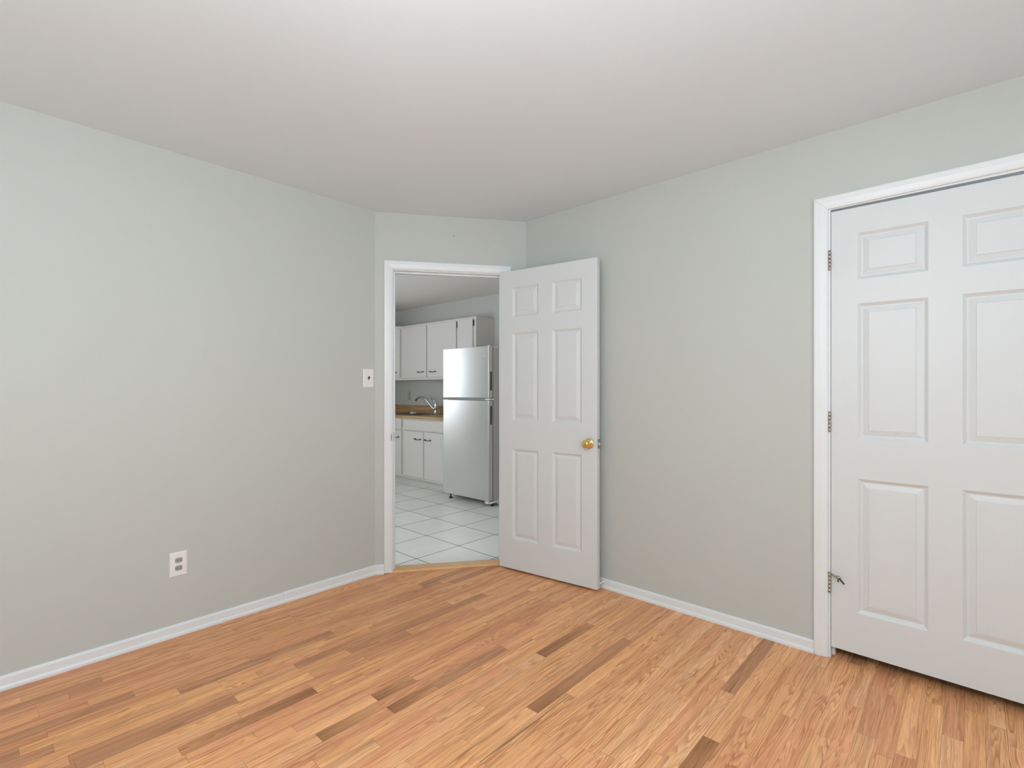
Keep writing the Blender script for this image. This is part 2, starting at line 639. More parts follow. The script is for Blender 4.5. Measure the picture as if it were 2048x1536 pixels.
# window frames behind the camera and in the kitchen
k = 0
for ax, c, a0, a1, z0, z1 in WIN + KWIN:
    k += 1
    out = 1 if (ax == 'x' and c > 0) else -1
    mb = MB()

    def bx(p0, p1, q0, q1, d0, d1):
        ds = sorted((c + out * d0, c + out * d1))
        if ax == 'x':
            mb.box((ds[0], p0, q0), (ds[1], p1, q1))
        else:
            mb.box((p0, ds[0], q0), (p1, ds[1], q1))
    f = 0.045
    bx(a0, a0 + f, z0, z1, 0.02, 0.09)
    bx(a1 - f, a1, z0, z1, 0.02, 0.09)
    bx(a0 + f, a1 - f, z0, z0 + f, 0.02, 0.09)
    bx(a0 + f, a1 - f, z1 - f, z1, 0.02, 0.09)
    zm = (z0 + z1) / 2
    bx(a0 + f, a1 - f, zm - 0.02, zm + 0.02, 0.03, 0.07)
    # casing on the room side
    e = 0.06
    bx(a0 - e, a0, z0 - e, z1 + e, -0.016, -0.0005)
    bx(a1, a1 + e, z0 - e, z1 + e, -0.016, -0.0005)
    bx(a0, a1, z1, z1 + e, -0.016, -0.0005)
    bx(a0, a1, z0 - e, z0, -0.016, -0.0005)
    struct(mb, 'window_%d' % k, M['white'], 'white sash window frame', 'window')

# ------------------------------------------------------------------ oak floor
PITCH, OFF = 0.0572, 0.0055
JOINTS = {1: [-2.213], 2: [-2.542], 3: [-2.298], 4: [-1.985], 5: [-2.504, -1.729], 6: [-2.367], 7: [-2.23], 8: [-2.495, -1.812],
          9: [-2.57, -2.102, -1.429], 10: [-2.488, -1.97, -1.248], 11: [-1.837], 12: [-2.46, -1.696], 13: [-2.45, -1.962, -1.471],
          14: [-2.385, -1.679, -1.169], 15: [-1.991, -1.447], 16: [-2.20, -1.721, -1.19], 17: [-2.193, -1.528, -1.007], 18: [-1.994, -0.832],
          19: [-1.885, -1.241], 20: [-1.586, -1.40, -0.72], 21: [-1.846, -1.60, -1.232, -0.63], 22: [-1.588, -1.37, -0.95], 23: [-1.912, -1.289, -0.795], 24: [-1.722, -1.05],
          25: [-1.504, -0.884, -0.47], 26: [-0.668], 27: [-1.009, -0.453], 28: [-1.504, -0.809], 29: [-1.218, -0.483], 30: [-1.041],
          31: [-1.288, -0.54], 32: [-0.821], 33: [-1.34, -0.601], 35: [-0.562], 36: [-0.733], 37: [-1.108, -0.526], 38: [-0.591],
          39: [-0.914, -0.424], 40: [-0.707, -0.213], 41: [-0.905, -0.363], 42: [-0.593, -0.121], 43: [-0.353], 44: [0.01],
          45: [-0.352], 46: [-0.521], 47: [-0.171], 48: [-0.558], 49: [-0.121], 51: [-0.085]}
TONES = [(0, -2.325, 'r'), (3, -2.373, 'd'), (4, -2.41, 'r'), (7, -2.312, 'd'), (8, -2.515, 'r'), (9, -2.6, 'd'), (9, -2.441, 'y'),
         (10, -2.505, 'd'), (12, -2.388, 'd'), (12, -1.777, 'd'), (12, -1.638, 'd'), (13, -2.007, 'D'), (13, -1.832, 'y'),
         (14, -2.24, 'y'), (14, -1.664, 'd'), (14, -1.192, 'd'), (16, -1.179, 'r'), (17, -1.845, 'd'), (17, -1.597, 'r'),
         (16, -1.75, 'D'), (13, -2.2, 'd'), (25, -0.7, 'D'),  (18, -2.008, 'y'), (19, -1.918, 'n'), (19, -1.838, 'r'), (20, -1.57, 'D'), (21, -1.824, 'D'), (21, -1.146, 'r'),
         (22, -1.763, 'r'), (22, -1.575, 'D'), (24, -1.755, 'l'), (25, -1.587, 'r'), (25, -1.011, 'l'), (25, -0.832, 'D'),
         (28, -1.554, 'y'), (28, -1.339, 'n'), (29, -1.183, 'D'), (29, -1.3, 'y'), (31, -0.498, 'n'), (31, -0.7, 'n'), (35, -0.689, 'l'), (37, -1.164, 'y'),
         (37, -0.687, 'r'), (38, -0.748, 'l'), (38, -0.481, 'd'), (39, -0.961, 'D'), (40, -0.771, 'r'), (42, -0.651, 'r'),
         (43, -0.442, 'r'), (44, 0.065, 'd'), (45, -0.47, 'r'), (46, -0.584, 'l'), (47, -0.305, 'r'), (49, -0.343, 'y'), (49, -0.071, 'y')]
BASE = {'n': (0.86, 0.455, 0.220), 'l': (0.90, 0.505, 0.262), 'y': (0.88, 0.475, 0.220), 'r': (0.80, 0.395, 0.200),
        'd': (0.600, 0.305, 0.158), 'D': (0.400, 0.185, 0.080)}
FADE = {(13, 'D'): 'hi', (16, 'D'): 'hi', (20, 'D'): 'lo', (21, 'D'): 'lo', (22, 'D'): 'lo', (25, 'D'): 'lo', (29, 'D'): 'lo', (39, 'D'): 'hi',
        (12, 'd'): 'lo', (17, 'd'): 'hi', (14, 'd'): 'hi'}


def clip(poly, a, b, c):
    """keep the side a*x+b*y+c >= 0"""
    out = []
    for i in range(len(poly)):
        p, q = poly[i], poly[(i + 1) % len(poly)]
        dp, dq = a * p[0] + b * p[1] + c, a * q[0] + b * q[1] + c
        if dp >= 0:
            out.append(p)
        if (dp >= 0) != (dq >= 0):
            t = dp / (dp - dq)
            out.append((p[0] + (q[0] - p[0]) * t, p[1] + (q[1] - p[1]) * t))
    return out


def oak_floor():
    rnd = random.Random(21)
    vs, fs, uvs, eds, tones, figs = [], [], [], [], [], []
    nrows = int((RX - OFF) / PITCH) + 1
    for r in range(-1, nrows):
        x0, x1 = max(0.0, OFF + PITCH * r), min(RX, OFF + PITCH * (r + 1))
        if x1 - x0 < 0.002:
            continue
        ytop = T + 0.62 if (x0 > 2.20 and x1 < 3.55) else 0.0
        js = sorted(JOINTS.get(r, []))
        # continue the boards beyond the known joints
        if not js:
            js = [rnd.uniform(-2.2, -0.3)]
        y = js[0]
        while True:
            y -= rnd.choice([0.45, 0.7, 0.9, 1.15, 0.6]) * rnd.uniform(0.85, 1.15)
            if y < RY + 0.15:
                break
            js.insert(0, y)
        ly = js[-1] + rnd.uniform(0.55, 1.1)
        while ly < ytop - 0.2:
            js.append(ly)
            ly += rnd.uniform(0.5, 1.0)
        ys = [RY] + js + [ytop]
        for y0, y1 in zip(ys[:-1], ys[1:]):
            if y1 - y0 < 0.004:
                continue
            t = None
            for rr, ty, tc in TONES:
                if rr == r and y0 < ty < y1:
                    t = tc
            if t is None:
                t = rnd.choices(['n', 'l', 'y', 'r', 'd'], [32, 4, 6, 40, 18] if r < 14 else [50, 17, 14, 15, 4])[0]  # left rows: more red and dark boards, partly standing in for dimmer light
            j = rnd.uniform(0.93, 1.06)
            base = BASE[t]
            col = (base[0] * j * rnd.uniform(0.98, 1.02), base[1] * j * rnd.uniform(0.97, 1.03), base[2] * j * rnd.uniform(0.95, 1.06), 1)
            fig = (rnd.random(), (rnd.random() ** 1.2), rnd.random(), 1)
            poly = [(x0, y0), (x1, y0), (x1, y1), (x0, y1)]
            poly = clip(poly, N.x, N.y, -(N.dot(A)) + 0.012)
            if len(poly) < 3:
                continue
            o = len(vs)
            ru = fig[0] * 13.0
            fd = FADE.get((r, t))
            end = tuple(0.62 * a + 0.38 * b for a, b in zip(BASE['n'], base)) if fd else base
            if r == 29:
                end = BASE['d']
            for (px, py) in poly:
                cc_ = end if ((fd == 'lo' and py > (y0 + y1) / 2) or (fd == 'hi' and py < (y0 + y1) / 2)) else base
                col = (cc_[0] * j, cc_[1] * j, cc_[2] * j, 1)
                vs.append((px, py, 0.0))
                uvs.append((py + ru, px - (OFF + PITCH * r)))
                eds.append((py - y0, y1 - py))
                tones.append(col)
                figs.append(fig)
            fs.append(tuple(range(o, o + len(poly))))
    me = bpy.data.meshes.new('floor')
    me.from_pydata(vs, [], fs)
    uv = me.uv_layers.new(name='board')
    ed = me.uv_layers.new(name='edge')
    ca = me.attributes.new('tone', 'FLOAT_COLOR', 'POINT')
    fa = me.attributes.new('figure', 'FLOAT_COLOR', 'POINT')
    for lp in me.loops:
        uv.data[lp.index].uv = uvs[lp.vertex_index]
        ed.data[lp.index].uv = eds[lp.vertex_index]
    for i in range(len(vs)):
        ca.data[i].color = tones[i]
        fa.data[i].color = figs[i]
    me.materials.append(M['oak'])
    o = bpy.data.objects.new('floor', me)
    COL.objects.link(o)
    return tag(o, 'orange-brown oak strip floor running towards the doorway', 'floor', None, 'structure')


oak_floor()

# ------------------------------------------------------------------ baseboards
BP = [(0, 0), (0.016, 0), (0.016, 0.011), (0.0135, 0.017), (0.0095, 0.0195), (0.0095, 0.050), (0.0075, 0.056), (0.003, 0.0595), (0, 0.0595)]


def board(name, p0, p1, nrm, label, dz=0.0, dt=0.0, prof=BP):
    p0, p1, nrm = Vector(p0), Vector(p1), Vector(nrm)
    pr = [(a + (dt if a > 0 else 0) + 0.0004, b + (dz if b > 0.03 else 0)) for a, b in prof]

    def fr(p):
        return lambda a, b: (p.x + nrm.x * a, p.y + nrm.y * a, b)
    o = MB().sweep(pr, [fr(p0), fr(p1)])
    return struct(o, name, M['white'], label, 'baseboard')


board('baseboard_left', (0, RY), (0, -1.447), (1, 0), 'white baseboard under the outlet, running out of view', 0, 0)
board('baseboard_left', (0, -1.4465), (0, A.y + 0.006), (1, 0), 'white baseboard length between the butt joint and the doorway', 0.003, 0.0015)
board('baseboard_back', dg2(0.008, 0), dg2(0.0585, 0), N, 'stub of white baseboard left of the door casing', 0.003, 0.001)
board('baseboard_back', dg2(0.924, 0), dg2(DL - 0.012, 0), N, 'stub of white baseboard behind the open door', 0, 0)
board('baseboard_right', (B.x + 0.02, 0), (2.3975, 0), (0, -1), 'white baseboard between the open door and closet door', 0, 0)
board('baseboard_right', (3.336, 0), (RX, 0), (0, -1), 'white baseboard right of the closet door', 0, 0)

# ------------------------------------------------------------------ doorway frame on the diagonal wall
CP = [(0, 0), (0, 0.0155), (0.006, 0.0165), (0.024, 0.016), (0.042, 0.0125), (0.050, 0.010), (0.054, 0.007), (0.054, 0)]   # (from outer edge inwards, thickness)


def casing(mb, pt, s0, s1, ztop, w, zbot, tilt0=0.0, tilt1=0.0, cut=False):
    """three mitred casing legs; pt(s, n, z); outer edges s0, s1, ztop"""
    k = w / 0.054
    pr = [(a * k, t + 0.0004) for a, t in CP]
    zt = lambda s, a: ztop + (tilt0 * (s - s0)) - a * (1 - tilt1 * (s - s0))
    mb.sweep(pr, [lambda a, t: pt(s0 + a, t, zbot), lambda a, t: pt(s0 + a, t, zt(s0 + a, a))])
    mb.sweep(pr, [lambda a, t: pt(s1 - a, t, zbot), lambda a, t: pt(s1 - a, t, zt(s1 - a, a))])
    mb.sweep(pr, [lambda a, t: pt(s0 + a, t, zt(s0 + a, a)), lambda a, t: pt(s1 - a, t, zt(s1 - a, a))])


mb = MB()
J0, J1, JZ = 0.119, 0.866, 2.036          # inner faces of the jambs
casing(mb, dg, 0.060, 0.925, 2.0965, 0.054, 0.004)


def dbox(mb, s0, s1, n0, n1, z0, z1):
    mb.prism([dg2(s0, n0), dg2(s1, n0), dg2(s1, n1), dg2(s0, n1)], z0, z1)


dbox(mb, DO0 + 0.0005, J0, -T - 0.001, -0.0005, 0.012, DOZ - 0.0005)
dbox(mb, J1, DO1 - 0.0005, -T - 0.001, -0.0005, 0.012, DOZ - 0.0005)
dbox(mb, J0, J1, -T - 0.001, -0.0005, JZ, DOZ - 0.0005)
# stops
dbox(mb, J0, J0 + 0.011, -0.075, -0.040, 0.012, JZ)
dbox(mb, J1 - 0.011, J1, -0.075, -0.040, 0.012, JZ)
dbox(mb, J0 + 0.011, J1 - 0.011, -0.075, -0.040, JZ - 0.011, JZ)
fr = struct(mb, 'trim_1', M['white'], 'white casing and jamb around the open doorway to the kitchen', 'door frame', 0.0012)
# strike plate with its curled lip
mb = MB()
mb.box((-0.001, -0.036, 0.885), (0.0015, -0.003, 0.942))
sp_ = mb
spv = [dg(J0 + x, y, z) for x, y, z in sp_.v]
sp_.v = spv
lip = []
for q in range(13):
    a = -PI / 2 + PI * q / 12
    lip.append((0.0 + 0.0035 * math.cos(a), 0.024 * math.sin(a)))
n0 = len(lip)
vs = [dg(J0 - 0.0135 + a, 0.0165, 0.9135 + b) for a, b in lip] + [dg(J0 - 0.0145 + a, 0.0125, 0.9135 + b) for a, b in lip]
mb.add(vs, [tuple(range(n0)), tuple(range(2 * n0 - 1, n0 - 1, -1))] + [(i, (i + 1) % n0, n0 + (i + 1) % n0, n0 + i) for i in range(n0)])
o = mb.build('strike_plate', M['bronze'], fr)
o['label'] = 'dark strike plate'

# threshold
thr = MB()
tp = [(0.004, 0.0), (0.004, 0.007), (0.000, 0.012), (-0.088, 0.012), (-0.094, 0.009), (-0.112, 0.007), (-0.112, 0.0)]
thr.sweep(tp, [lambda n_, z: dg(J0 - 0.0195, n_, z + 0.0005), lambda n_, z: dg(J1 + 0.0195, n_, z + 0.0005)])
thr_o = thr.build('trim_3', M['threshold'])
tag(thr_o, 'light wooden threshold strip between oak floor and tiles', 'threshold', None, 'structure')

# ------------------------------------------------------------------ six-panel doors
def six_panel(w, h, t, xs, zs):
    """front at y=0 looking to -Y, hinge edge x=0; xs [(x0,x1),(x0,x1)] and zs rows of panels"""
    mb = MB()
    gx = [0, xs[0][0], xs[0][1], xs[1][0], xs[1][1], w]
    gz = [0, zs[0][0], zs[0][1], zs[1][0], zs[1][1], zs[2][0], zs[2][1], h]
    rings = [(0, 0), (0.0025, 0.0012), (0.009, 0.0075), (0.0145, 0.0115), (0.0185, 0.0118), (0.0395, 0.0045), (0.0405, 0.0055), (0.0420, 0.0025)]
    for side in (0, 1):
        Y = (lambda d: d) if side == 0 else (lambda d: t - d)
        for i in range(5):
            for j in range(7):
                x0, x1, z0, z1 = gx[i], gx[i + 1], gz[j], gz[j + 1]
                if i in (1, 3) and j in (1, 3, 5):
                    vs = []
                    for o_, d in rings:
                        vs += [(x0 + o_, Y(d), z0 + o_), (x1 - o_, Y(d), z0 + o_), (x1 - o_, Y(d), z1 - o_), (x0 + o_, Y(d), z1 - o_)]
                    fs = []
                    for r in range(len(rings) - 1):
                        for q in range(4):
                            q2 = (q + 1) % 4
                            fs.append((r * 4 + q, r * 4 + q2, r * 4 + 4 + q2, r * 4 + 4 + q))
                    L = (len(rings) - 1) * 4
                    fs.append((L, L + 1, L + 2, L + 3))
                    mb.add(vs, fs)
                else:
                    mb.add([(x0, Y(0), z0), (x1, Y(0), z0), (x1, Y(0), z1), (x0, Y(0), z1)], [(0, 1, 2, 3)])
    # edges
    for j in range(7):
        for x in (0, w):
            mb.add([(x, 0, gz[j]), (x, t, gz[j]), (x, t, gz[j + 1]), (x, 0, gz[j + 1])], [(0, 1, 2, 3)])
    for i in range(5):
        for z in (0, h):
            mb.add([(gx[i], 0, z), (gx[i + 1], 0, z), (gx[i + 1], t, z), (gx[i], t, z)], [(0, 1, 2, 3)])
    # merge doubles
    bm = bmesh.new()
    vv = [bm.verts.new(p) for p in mb.v]
    for f_ in mb.f:
        bm.faces.new([vv[i] for i in f_])
    bmesh.ops.remove_doubles(bm, verts=bm.verts, dist=0.00005)
    bm.verts.index_update()
    out = MB()
    out.add([v.co[:] for v in bm.verts], [tuple(v.index for v in f_.verts) for f_ in bm.faces])
    bm.free()
    return out


def hinge_mb(x, y, z, hgt=0.089, r=0.0062):
    mb = MB()
    n_ = 5
    g = hgt / n_
    for i in range(n_):
        mb.lathe([(r * 0.6, i * g), (r, i * g + 0.0008), (r, (i + 1) * g - 0.0010), (r * 0.6, (i + 1) * g - 0.0002)], (x, y, z), (0, 0, 1), 14)
    mb.lathe([(0.002, hgt), (r * 0.9, hgt), (r * 0.9, hgt + 0.002), (0.002, hgt + 0.0035)], (x, y, z), (0, 0, 1), 12)
    return mb


# --- open door (seen from its kitchen side), hinged at the right jamb
OW, OH, OZ, OT = 0.738, 2.025, 0.014, 0.035
d1 = empty('door_1', (0.5305, -0.1880, OZ), math.radians(7.31))
tag(d1, 'open white six-panel door with a round brass knob', 'door', None, 'structure')
zs = [(0.206, 0.816), (1.006, 1.604), (1.710, 1.915)]
leaf = six_panel(OW, OH, OT, [(0.1065, 0.3155), (0.4205, 0.6325)], zs)
leaf.build('door_leaf', M['door_white'], d1, 0.0015)
KX_, KZ_ = 0.683, 0.888
for sgn, nm in ((-1, 'door_knob'), (1, 'door_knob')):
    y0 = 0.0 if sgn < 0 else OT
    if sgn > 0:
        prof_k = [(0.010, 0.004), (0.010, 0.014), (0.020, 0.018), (0.024, 0.028), (0.018, 0.036), (0.002, 0.039)]
    else:
        prof_k = [(0.0125, 0.006), (0.011, 0.014), (0.0115, 0.022), (0.017, 0.026), (0.0235, 0.033), (0.0262, 0.042), (0.0245, 0.051), (0.0195, 0.0575), (0.0185, 0.0580), (0.012, 0.0598), (0.001, 0.0602)]
    kb = MB().lathe(prof_k, (KX_, y0, KZ_), (0, sgn, 0), 36).build(nm, M['brass'], d1)
    rs_ = MB().lathe([(0.0335, 0.0), (0.0335, 0.002), (0.031, 0.0055), (0.026, 0.0075), (0.020, 0.0078), (0.0175, 0.010), (0.013, 0.011)], (KX_, y0, KZ_), (0, sgn, 0), 36).build('rosette', M['brass'], kb)
    kb['label'] = 'polished brass knob'
mb = MB().box((OW - 0.0005, 0.005, KZ_ - 0.0285), (OW + 0.0012, 0.030, KZ_ + 0.0285))
lp = mb.build('latch_plate', M['plate_metal'], d1)
MB().prism([(OW + 0.0012, 0.011), (OW + 0.0012, 0.024), (OW + 0.011, 0.0235), (OW + 0.011, 0.018)], KZ_ - 0.0085, KZ_ + 0.0085).build('latch_bolt', M['plate_metal'], lp)
for z in (0.20, 0.98, 1.76):
    hinge_mb(-0.0055, OT + 0.004, z).build('hinge', M['nickel'], d1)

# --- closed closet door in the right wall
mb = MB()


def rw(s, n, z):                           # right wall: s = x, n = into the bedroom
    return (s, -n, z)


casing(mb, rw, 2.3985, 3.3345, 2.1205, 0.0565, 0.001, 0.0045, 0.10)
mb.box((CX0 + 0.0005, 0.0005, 0), (2.4632, T - 0.001, CZ - 0.001))
mb.box((3.2715, 0.0005, 0), (CX1 - 0.0005, T - 0.001, CZ - 0.001))
mb.box((2.4615, 0.0005, 2.0615), (3.2715, T - 0.001, CZ - 0.001))
mb.box((2.4615, 0.040, 0), (2.4735, 0.075, 2.0615))
mb.box((3.2595, 0.040, 0), (3.2715, 0.075, 2.0615))
mb.box((2.4735, 0.040, 2.0495), (3.2595, 0.075, 2.0615))
struct(mb, 'trim_2', M['white'], 'white casing and jamb around the closed closet door', 'door frame', 0.0012)
CW = 0.800
d2 = empty('door_2', (2.4652, 0.0005, 0.0525))
tag(d2, 'closed white six-panel closet door with a gap under it', 'door', None, 'structure')
zs2 = [(0.183, 0.785), (0.960, 1.568), (1.675, 1.8835)]
leaf = six_panel(CW, 1.9985, 0.035, [(0.1005, 0.3465), (0.4505, 0.6990)], zs2)
leaf.v = [(x, y, z - 0.0048 * x) for x, y, z in leaf.v]     # the leaf sags away from its hinges
leaf.build('door_leaf', M['door_white'], d2, 0.0015)
for z in (0.249, 0.9885, 1.731):
    hg = hinge_mb(-0.0052, -0.0062, z).build('hinge', M['nickel'], d2)
    if z < 0.5:
        # hinge-pin door stop clipped on the pin
        ms = MB()
        ms.lathe([(0.004, 0), (0.0085, 0.0005), (0.0085, 0.0055), (0.004, 0.006)], (-0.0052, -0.0062, z + 0.086), (0, 0, 1), 14)
        ms.tube([(-0.0052, -0.0065, z + 0.089), (0.010, -0.018, z + 0.088), (0.022, -0.026, z + 0.085), (0.032, -0.032, z + 0.084)], [0.004, 0.0035, 0.0045, 0.0055], 10)
        ms.lathe([(0.004, -0.006), (0.0075, -0.005), (0.0075, 0.008), (0.004, 0.009)], (0.034, -0.033, z + 0.085), (0.62, -0.75, -0.22), 12)
        st = ms.build('hinge_stop', M['nickel'], hg)
        MB().tube([(0.040, -0.040, z + 0.082), (0.060, -0.060, z + 0.070)], 0.0032, 10).build('stop_rod', M['bronze'], hg)
        MB().tube([(0.031, -0.030, z + 0.080), (0.029, -0.014, z + 0.066), (0.028, -0.004, z + 0.058)], [0.002, 0.002, 0.0035], 8).build('stop_bumper', M['bronze'], hg)

# ------------------------------------------------------------------ small things in the bedroom
def plate_mb(cx, cz, w, h, t=0.0055):
    """wall plate in local coords: x along wall, y out of the wall (positive), z up; bevelled rim"""
    mb = MB()
    e = 0.0045
    vs = []
    for ins, y in ((0, 0.0004), (0, 0.0022), (e, t)):
        vs += [(cx - w / 2 + ins, y, cz - h / 2 + ins), (cx + w / 2 - ins, y, cz - h / 2 + ins), (cx + w / 2 - ins, y, cz + h / 2 - ins), (cx - w / 2 + ins, y, cz + h / 2 - ins)]
    fs = [(0, 1, 2, 3), (8, 11, 10, 9)]
    for r in range(2):
        for q in range(4):
            q2 = (q + 1) % 4
            fs.append((r * 4 + q, r * 4 + q2, r * 4 + 4 + q2, r * 4 + 4 + q))
    return mb.add(vs, fs)


# outlet on the left wall: local x -> world -y? (x axis along +Y mirrored keeps the plate facing +X)
out = empty('wall_outlet', (0, -1.966, 0.3585), -PI / 2)      # local y points to world +x, local x to world -y
tag(out, 'white two-slot duplex outlet plate low on the long left wall', 'outlet')
plate_mb(0, 0, 0.0765, 0.1215).build('cover_plate', M['plastic_white'], out)
for dz in (0.0195, -0.0195):
    pr = []
    for q in range(24):
        a = 2 * PI * q / 24
        x = 0.0172 * math.cos(a)
        z = 0.0145 * math.sin(a)
        x = max(-0.0165, min(0.0165, x * 1.08))
        z = max(-0.0128, min(0.0128, z * 1.06))
        pr.append((x, z))
    mbr = MB()
    n_ = len(pr)
    vs = [(x, 0.0050, z + dz) for x, z in pr] + [(x * 0.96, 0.0068, z * 0.96 + dz) for x, z in pr]
    mbr.add(vs, [tuple(range(n_)), tuple(range(2 * n_ - 1, n_ - 1, -1))] + [(i, (i + 1) % n_, n_ + (i + 1) % n_, n_ + i) for i in range(n_)])
    rc = mbr.build('receptacle', M['plastic_grey'], out)
    rc['label'] = 'grey two-slot receptacle'
    for dx in (-0.0063, 0.0063):
        MB().box((dx - 0.0012, 0.0058, dz - 0.0042), (dx + 0.0012, 0.0071, dz + 0.0042)).build('slot', M['black'], rc)
MB().lathe([(0.003, 0.0045), (0.003, 0.0058), (0.0015, 0.0064)], (0, 0, 0), (0, 1, 0), 12).build('screw', M['plastic_white'], out)

sw = empty('light_switch', (0, -0.8884, 1.3075), -PI / 2)
tag(sw, 'white light switch plate with a dark toggle left of the doorway', 'light switch')
plate_mb(0, 0, 0.0765, 0.1200).build('cover_plate', M['plastic_white'], sw)
MB().box((-0.0052, 0.0050, -0.0125), (0.0052, 0.0060, 0.0125)).build('toggle_slot', M['plastic_grey'], sw)
tg = MB()
tg.add([(-0.0045, 0.0055, -0.006), (0.0045, 0.0055, -0.006), (0.0045, 0.0055, 0.007), (-0.0045, 0.0055, 0.007),
        (-0.0038, 0.0170, 0.002), (0.0038, 0.0170, 0.002), (0.0038, 0.0150, 0.010), (-0.0038, 0.0150, 0.010)],
       [(0, 1, 2, 3), (4, 7, 6, 5), (0, 4, 5, 1), (1, 5, 6, 2), (2, 6, 7, 3), (3, 7, 4, 0)])
tgo = tg.build('toggle', M['bronze'], sw)
tgo['label'] = 'dark toggle lever'

nl = MB().lathe([(0.0012, 0.0), (0.0012, 0.008), (0.0028, 0.0085), (0.0026, 0.0100), (0.0008, 0.0104)], dg(0.526, 0.0005, 2.290), (N.x, N.y, 0), 10)
tag(nl.build('nail', M['bronze']), 'small dark nail in the wall above the open doorway', 'nail')

ds = empty('door_stop', (1.2535, -0.0100, 0.0400))
tag(ds, 'white peg door stop on the baseboard behind the open door', 'door stop')
MB().lathe([(0.0095, 0.0), (0.0095, 0.003), (0.006, 0.005), (0.0045, 0.0065), (0.0042, 0.036)], (0, 0, 0), (0, -1, 0), 16).build('stem', M['plastic_white'], ds)
MB().lathe([(0.0060, 0.036), (0.0072, 0.038), (0.0072, 0.0435), (0.0055, 0.045)], (0, 0, 0), (0, -1, 0), 16).build('tip', M['plastic_white'], ds)

# ------------------------------------------------------------------ kitchen shell
KB = 1.81
mb = MB()
mb.prism([(KX, KY), (-0.111, KY), (-0.111, AK[1]), dg2(DO0, -T), dg2(DO0, -0.0955), dg2(DO1, -0.0955), dg2(DO1, -T), BK, (KR, 0.111), (KR, KB), (KX, KB)], -0.05, 0.0)
struct(mb, 'floor_kitchen', M['tile'], 'pale square ceramic tiles with dark grout in the kitchen', 'floor')
mb = MB().prism([(KX, KY), (-0.111, KY), (-0.111, AK[1]), BK, (KR, 0.111), (KR, KB), (KX, KB)], H, H + 0.1)
struct(mb, 'ceiling_kitchen', M['kitchen_ceiling'], 'shaded grey kitchen ceiling seen through the doorway', 'ceiling')
struct(MB().box((KX - T, KB, 0), (KR + T, KB + T, H)), 'wall_kitchen_back', M['kitchen_wall'], 'grey kitchen wall behind the cabinets', 'wall')
struct(wall_open(MB(), 'x', KX - T, KX, KY - T, KB, [w[2:] for w in KWIN if w[0] == 'x' and w[1] < 0]), 'wall_kitchen_left', M['kitchen_wall'], 'grey kitchen wall with a window, left of the cabinets', 'wall')
struct(wall_open(MB(), 'y', KY - T, KY, KX, -0.111, [w[2:] for w in KWIN if w[0] == 'y']), 'wall_kitchen_front', M['kitchen_wall'], 'grey kitchen wall with a window, facing the cabinets', 'wall')
struct(wall_open(MB(), 'x', KR, KR + T, T, KB, [w[2:] for w in KWIN if w[0] == 'x' and w[1] > 0]), 'wall_kitchen_right', M['kitchen_wall'], 'grey kitchen wall with a small window, right of the refrigerator', 'wall')

# ------------------------------------------------------------------ kitchen cabinets
def pull(cx, z, y, parent, w=0.118):
    """bar pull, horizontal, standing out to -Y"""
    mb = MB()
    pts = []
    for i in range(9):
        t = i / 8
        pts.append((cx - w / 2 + w * t, y - 0.024 - 0.005 * math.sin(PI * t), z - 0.006 * math.sin(PI * t)))
    mb.tube(pts, [0.0055, 0.0045, 0.004, 0.0045, 0.0055, 0.0045, 0.004, 0.0045, 0.0055], 10)
    for sx in (-1, 1):
        mb.lathe([(0.0085, 0.0), (0.0085, 0.003), (0.005, 0.006), (0.0045, 0.024)], (cx + sx * w * 0.44, y, z), (0, -1, 0), 12)
    return mb.build('handle', M['bronze'], parent)


def cab_hinge(x, z, y, parent, mat, h=0.055):
    mb = MB().lathe([(0.003, 0), (0.0055, 0.002), (0.0055, h - 0.002), (0.003, h)], (x, y - 0.006, z), (0, 0, 1), 10)
    mb.box((x - 0.007, y - 0.006, z + 0.006), (x + 0.007, y - 0.0005, z + h - 0.006))
    return mb.build('hinge', mat, parent)


def slab_door(name, x0, x1, z0, z1, y, parent, t=0.018):
    return MB().box((x0, y - t, z0), (x1, y - 0.0005, z1)).build(name, M['cabinet'], parent, 0.003)


# base run: face plane y = 1.20
BY, BX0, BX1, CTZ = 1.200, KX + 0.001, -1.560, 0.857
bc = empty('base_cabinet', ((BX0 + BX1) / 2, BY, 0.0))
tag(bc, 'white base cabinet with dark pulls under the wood-look countertop', 'cabinet')
ox = -(BX0 + BX1) / 2
oy = -BY


def loc(mb):                                # shift a world-space mesh into the cabinet's own space
    mb.v = [(x + ox, y + oy, z) for x, y, z in mb.v]
    return mb


mb = MB()
zb, zt = 0.085, CTZ - 0.0005
for x in (BX0, BX1 - 0.018):
    mb.box((x, BY + 0.019, zb), (x + 0.018, KB - 0.001, zt))
mb.box((BX0 + 0.018, KB - 0.012, zb), (BX1 - 0.018, KB - 0.001, zt))
mb.box((BX0 + 0.018, BY + 0.019, zb), (BX1 - 0.018, KB - 0.012, zb + 0.018))
